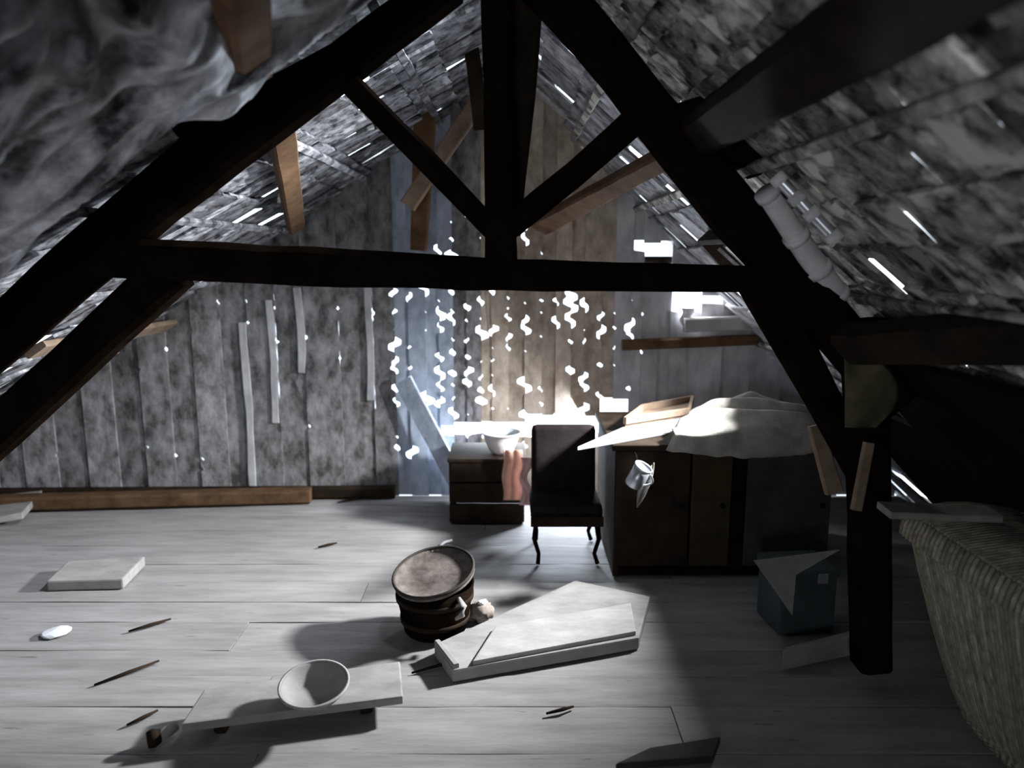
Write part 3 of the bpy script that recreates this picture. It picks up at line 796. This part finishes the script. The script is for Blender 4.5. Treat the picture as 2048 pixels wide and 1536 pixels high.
# cream cloth bundle
def bundle(u, v):
    # u along the sideboard, v from the front hem to the back
    px = 1318 + 130 * v + (324 - 115 * v) * u
    yy = 3.24 + 0.56 * v
    x = (px - 1024) / FPX * 3.5
    env = max(0.0, math.sin(PI * (0.06 + 0.88 * u))) ** 0.55
    hgt = (0.02 + 0.105 * math.sin(PI * min(1, v * 0.8 + 0.12)) * env)
    fold = 0.030 * math.sin(24 * v + 2.2 * math.sin(4 * u) + 3 * u) + 0.026 * noise.noise(Vector((u * 5, v * 9, 2)))
    y2 = yy + 0.03 * math.sin(5 * u) + 0.02 * noise.noise(Vector((u * 8, v * 2, 5)))
    zz2 = ZS + 0.012 + max(0.004, hgt + fold * env)
    if v < 0.12:
        k = (0.12 - v) / 0.12
        zz2 = ZS + 0.012 + (zz2 - ZS - 0.012) * (1 - k) - k * (0.03 + 0.035 * math.sin(PI * u) + 0.012 * noise.noise(Vector((u * 12, 0, 3))))
        y2 = min(y2, 3.252) - 0.012 * k
        y2 = 3.242 - 0.004 * noise.noise(Vector((u * 9, v, 1)))
    return Vector((x, y2, zz2))
o = grid_shell('cloth_bundle', bundle, 80, 70, 0.006, M_CLOTH)
tag(o, 'rumpled cream cloth bundle lying along the top of the sideboard', 'cloth')
# tin mug with rag hung on the door
mp_ = P(1276, 952, 3.15)
mg = thing('tin_mug', 'small tin mug hanging on the front of the sideboard above a pale rag', 'mug', mp_)
Tm = Matrix.Rotation(0.45, 4, 'Y') @ Matrix.Rotation(0.25, 4, 'X')
lathe('body', [(0.0, -0.05), (0.036, -0.05), (0.038, -0.045), (0.040, 0.05), (0.037, 0.05), (0.035, -0.042), (0.0, -0.042)], M_METAL, mg, 24, Tm)
lathe('rim', [(0.037, 0.046), (0.043, 0.046), (0.043, 0.054), (0.037, 0.054)], M_METAL, mg, 24, Tm, closed=True)
hp = [Tm @ Vector((0.036 + 0.034 * math.sin(PI * i / 8), 0, 0.035 - 0.07 * i / 8)) for i in range(9)]
tube('handle', hp, 0.005, M_METAL, mg, 8)
tube('hook', [Vector((0, 0.02, 0.05)), Vector((0, 0.07, 0.075)), Vector((0, 0.118, 0.075))], 0.004, M_DARK, mg, 6)
def ragfn(u, v):
    s_ = math.sin(PI * v) * 0.5 + 0.5 * (1 - v)
    px = 1308 - 34 * v * v - (30 * s_) * (1 - u); py = 925 + 90 * v + 18 * (1 - u) * (1 - v)
    return P(px, py, 3.225 - 0.02 * math.sin(PI * v) + 0.012 * math.sin(9 * u + 4 * v))
o = grid_shell('cloth', ragfn, 10, 18, 0.004, M_CLOTH)
tag(o, 'small cream rag hanging behind the tin mug on the sideboard front', 'cloth')

# olive sacking, pale sticks near the right post
def sack(u, v):
    px = 1690 + 90 * u * (0.45 + 0.75 * math.sin(PI * (0.1 + 0.8 * v))); py = 715 + 140 * v
    return P(px, py, 2.31 + 0.02 * math.sin(5 * u + 4 * v))
o = grid_shell('sacking', sack, 12, 16, 0.006, M_OLIVE)
tag(o, 'olive brown sacking hung on the right truss post', 'sacking')
o = beam('stick', [P(1738, 885, 2.28), P(1712, 1020, 2.26)], 0.032, 0.022, M_TAN, seed=90)
tag(o, 'pale straight batten nailed to the front of the right truss post', 'batten')
o = beam('stick', [P(1630, 850, 2.56), P(1668, 985, 2.52)], [0.05, 0.06], 0.03, M_TAN, seed=91)  # tan piece paints the light on the strut's lower end
tag(o, 'short tan strip standing in for the lit foot of the right strut', 'batten')

# things on the dark floor at the right
p0 = F(1600, 1330)
bl = slab('plank', [xy(1562, 1335, .02), xy(1572, 1290, .09), xy(1700, 1258, .09), xy(1706, 1300, .03)], 0.006, 0.085, M_PALE, bev=0.008)
tag(bl, 'pale block of wood on the dark floor below the teal box', 'block')
tb_ = thing('box', 'dull teal box standing on the dark floor in front of the sideboard', 'box', (1.155, 2.86, ZT), 0.12)
box('body', (0, 0, 0.12), (0.235, 0.20, 0.24), M_TEAL, tb_, None, 0.012)
box('lid', (0, 0, 0.25), (0.25, 0.215, 0.03), M_TEAL, tb_, None, 0.008)
box('clasp', (0.05, -0.108, 0.235), (0.04, 0.012, 0.04), M_METAL, tb_, None, 0.003)
bm = bmesh.new()
tri = [P(1508, 1122, 2.70), P(1680, 1100, 2.72), P(1592, 1150, 2.70), P(1585, 1232, 2.69)]
va = [bm.verts.new(p) for p in tri]; vb = [bm.verts.new(p + Vector((0, 0.006, 0))) for p in tri]
f1 = bm.faces.new((va[0], va[3], va[2], va[1])); f2 = bm.faces.new((vb[1], vb[2], vb[3], vb[0]))
for i, j in ((0, 3), (3, 2), (2, 1), (1, 0)): bm.faces.new((va[i], vb[i], vb[j], va[j]))
o = link('card', mesh_of(bm, 'card'), M_PALE)
tag(o, 'torn pale card leaning against the left corner of the teal box', 'card')

# wicker hamper at the right edge
TOPZ, BOTZ = 0.60, ZT
hx0, hx1, hy0, hy1 = 1.27, 1.58, 1.62, 2.30      # rim plan
bx0, bx1, by0, by1 = 1.46, 1.66, 1.70, 2.20      # base plan
hm = thing('hamper', 'large pale wicker hamper with an overhanging lid in the lower right corner', 'hamper', (0, 0, 0))
def rr_ring(x0, x1, y0, y1, n=72, r=0.06):
    pts = []
    cx = [(x1 - r, y1 - r, 0), (x0 + r, y1 - r, PI / 2), (x0 + r, y0 + r, PI), (x1 - r, y0 + r, 1.5 * PI)]
    raw = []
    for x, y, a in cx:
        for k in range(7): raw.append(Vector((x + r * math.cos(a + k * PI / 12), y + r * math.sin(a + k * PI / 12), 0)))
    raw.append(raw[0])
    L_ = [0]
    for a, b in zip(raw, raw[1:]): L_.append(L_[-1] + (b - a).length)
    for i in range(n):
        s = L_[-1] * i / n
        for j in range(len(raw) - 1):
            if L_[j] <= s <= L_[j + 1]:
                pts.append(raw[j].lerp(raw[j + 1], (s - L_[j]) / max(1e-9, L_[j + 1] - L_[j]))); break
    return pts
NS = 96
top = rr_ring(hx0, hx1, hy0, hy1, NS); bot = rr_ring(bx0, bx1, by0, by1, NS)
def hp_(i, t):      # t 0 base .. 1 rim, bellied
    p = bot[i % NS].lerp(top[i % NS], t ** 0.75); p.z = BOTZ + 0.008 + (TOPZ - BOTZ) * t; return p
for i in range(NS):
    o = tube('stake', [hp_(i, t) for t in (0, 0.2, 0.4, 0.6, 0.8, 1.0)], 0.0085, M_WICK, hm, 6)
bm = bmesh.new()
for kx in range(30):
    t = (kx + 0.5) / 30
    ring = []
    for i in range(NS):
        p = hp_(i, t); q_ = hp_(i + 1, t) - hp_(i - 1, t)
        nrm = Vector((q_.y, -q_.x, 0)).normalized()
        p = p + nrm * (0.004 if (i + kx) % 2 else -0.004); ring.append(p)
    V = []
    for p in ring:
        V.append([bm.verts.new(p + Vector((0, 0, 0.0085))), bm.verts.new(p + Vector((0, 0, -0.0085)))])
    for i in range(NS):
        a, b = V[i], V[(i + 1) % NS]
        bm.faces.new((a[0], b[0], b[1], a[1]))
o = link('weave', mesh_of(bm, 'weave'), M_WICK, hm); o['kind'] = 'stuff'
md = o.modifiers.new('thickness', 'SOLIDIFY'); md.thickness = 0.005
# lid: rim band and ribbed top
lt = rr_ring(hx0 - 0.025, hx1 + 0.025, hy0 - 0.025, hy1 + 0.025, NS)
for i in range(NS):
    p = lt[i]
    tube('rib', [p + Vector((0, 0, TOPZ + 0.012)), p + Vector((0.004, 0, TOPZ + 0.05)), p + Vector((0.016, 0, TOPZ + 0.085))], 0.009, M_WICK, hm, 6)
bm = bmesh.new()
for y_ in range(42):
    yy = hy0 + (hy1 - hy0) * (y_ + 0.5) / 42
    add_tube(bm, [Vector((hx0 - 0.008, yy, TOPZ + 0.085)), Vector((hx0 + 0.12, yy, TOPZ + 0.105)), Vector((hx1 - 0.12, yy, TOPZ + 0.105)), Vector((hx1 + 0.02, yy, TOPZ + 0.085))], 0.0095, 6)
o = link('lid', mesh_of(bm, 'lid', True), M_WICK, hm); o['kind'] = 'stuff'
# pale flat piece on the hamper, sticking out past its far end
o = beam('slat', [F(1768, 1020, 0.738), Vector((1.43, 2.13, 0.732))], 0.10, 0.022, M_CLOTH, up=Vector((0, 0, 1)), seed=95)
tag(o, 'pale slat lying on the hamper lid and sticking out past its far corner', 'slat')
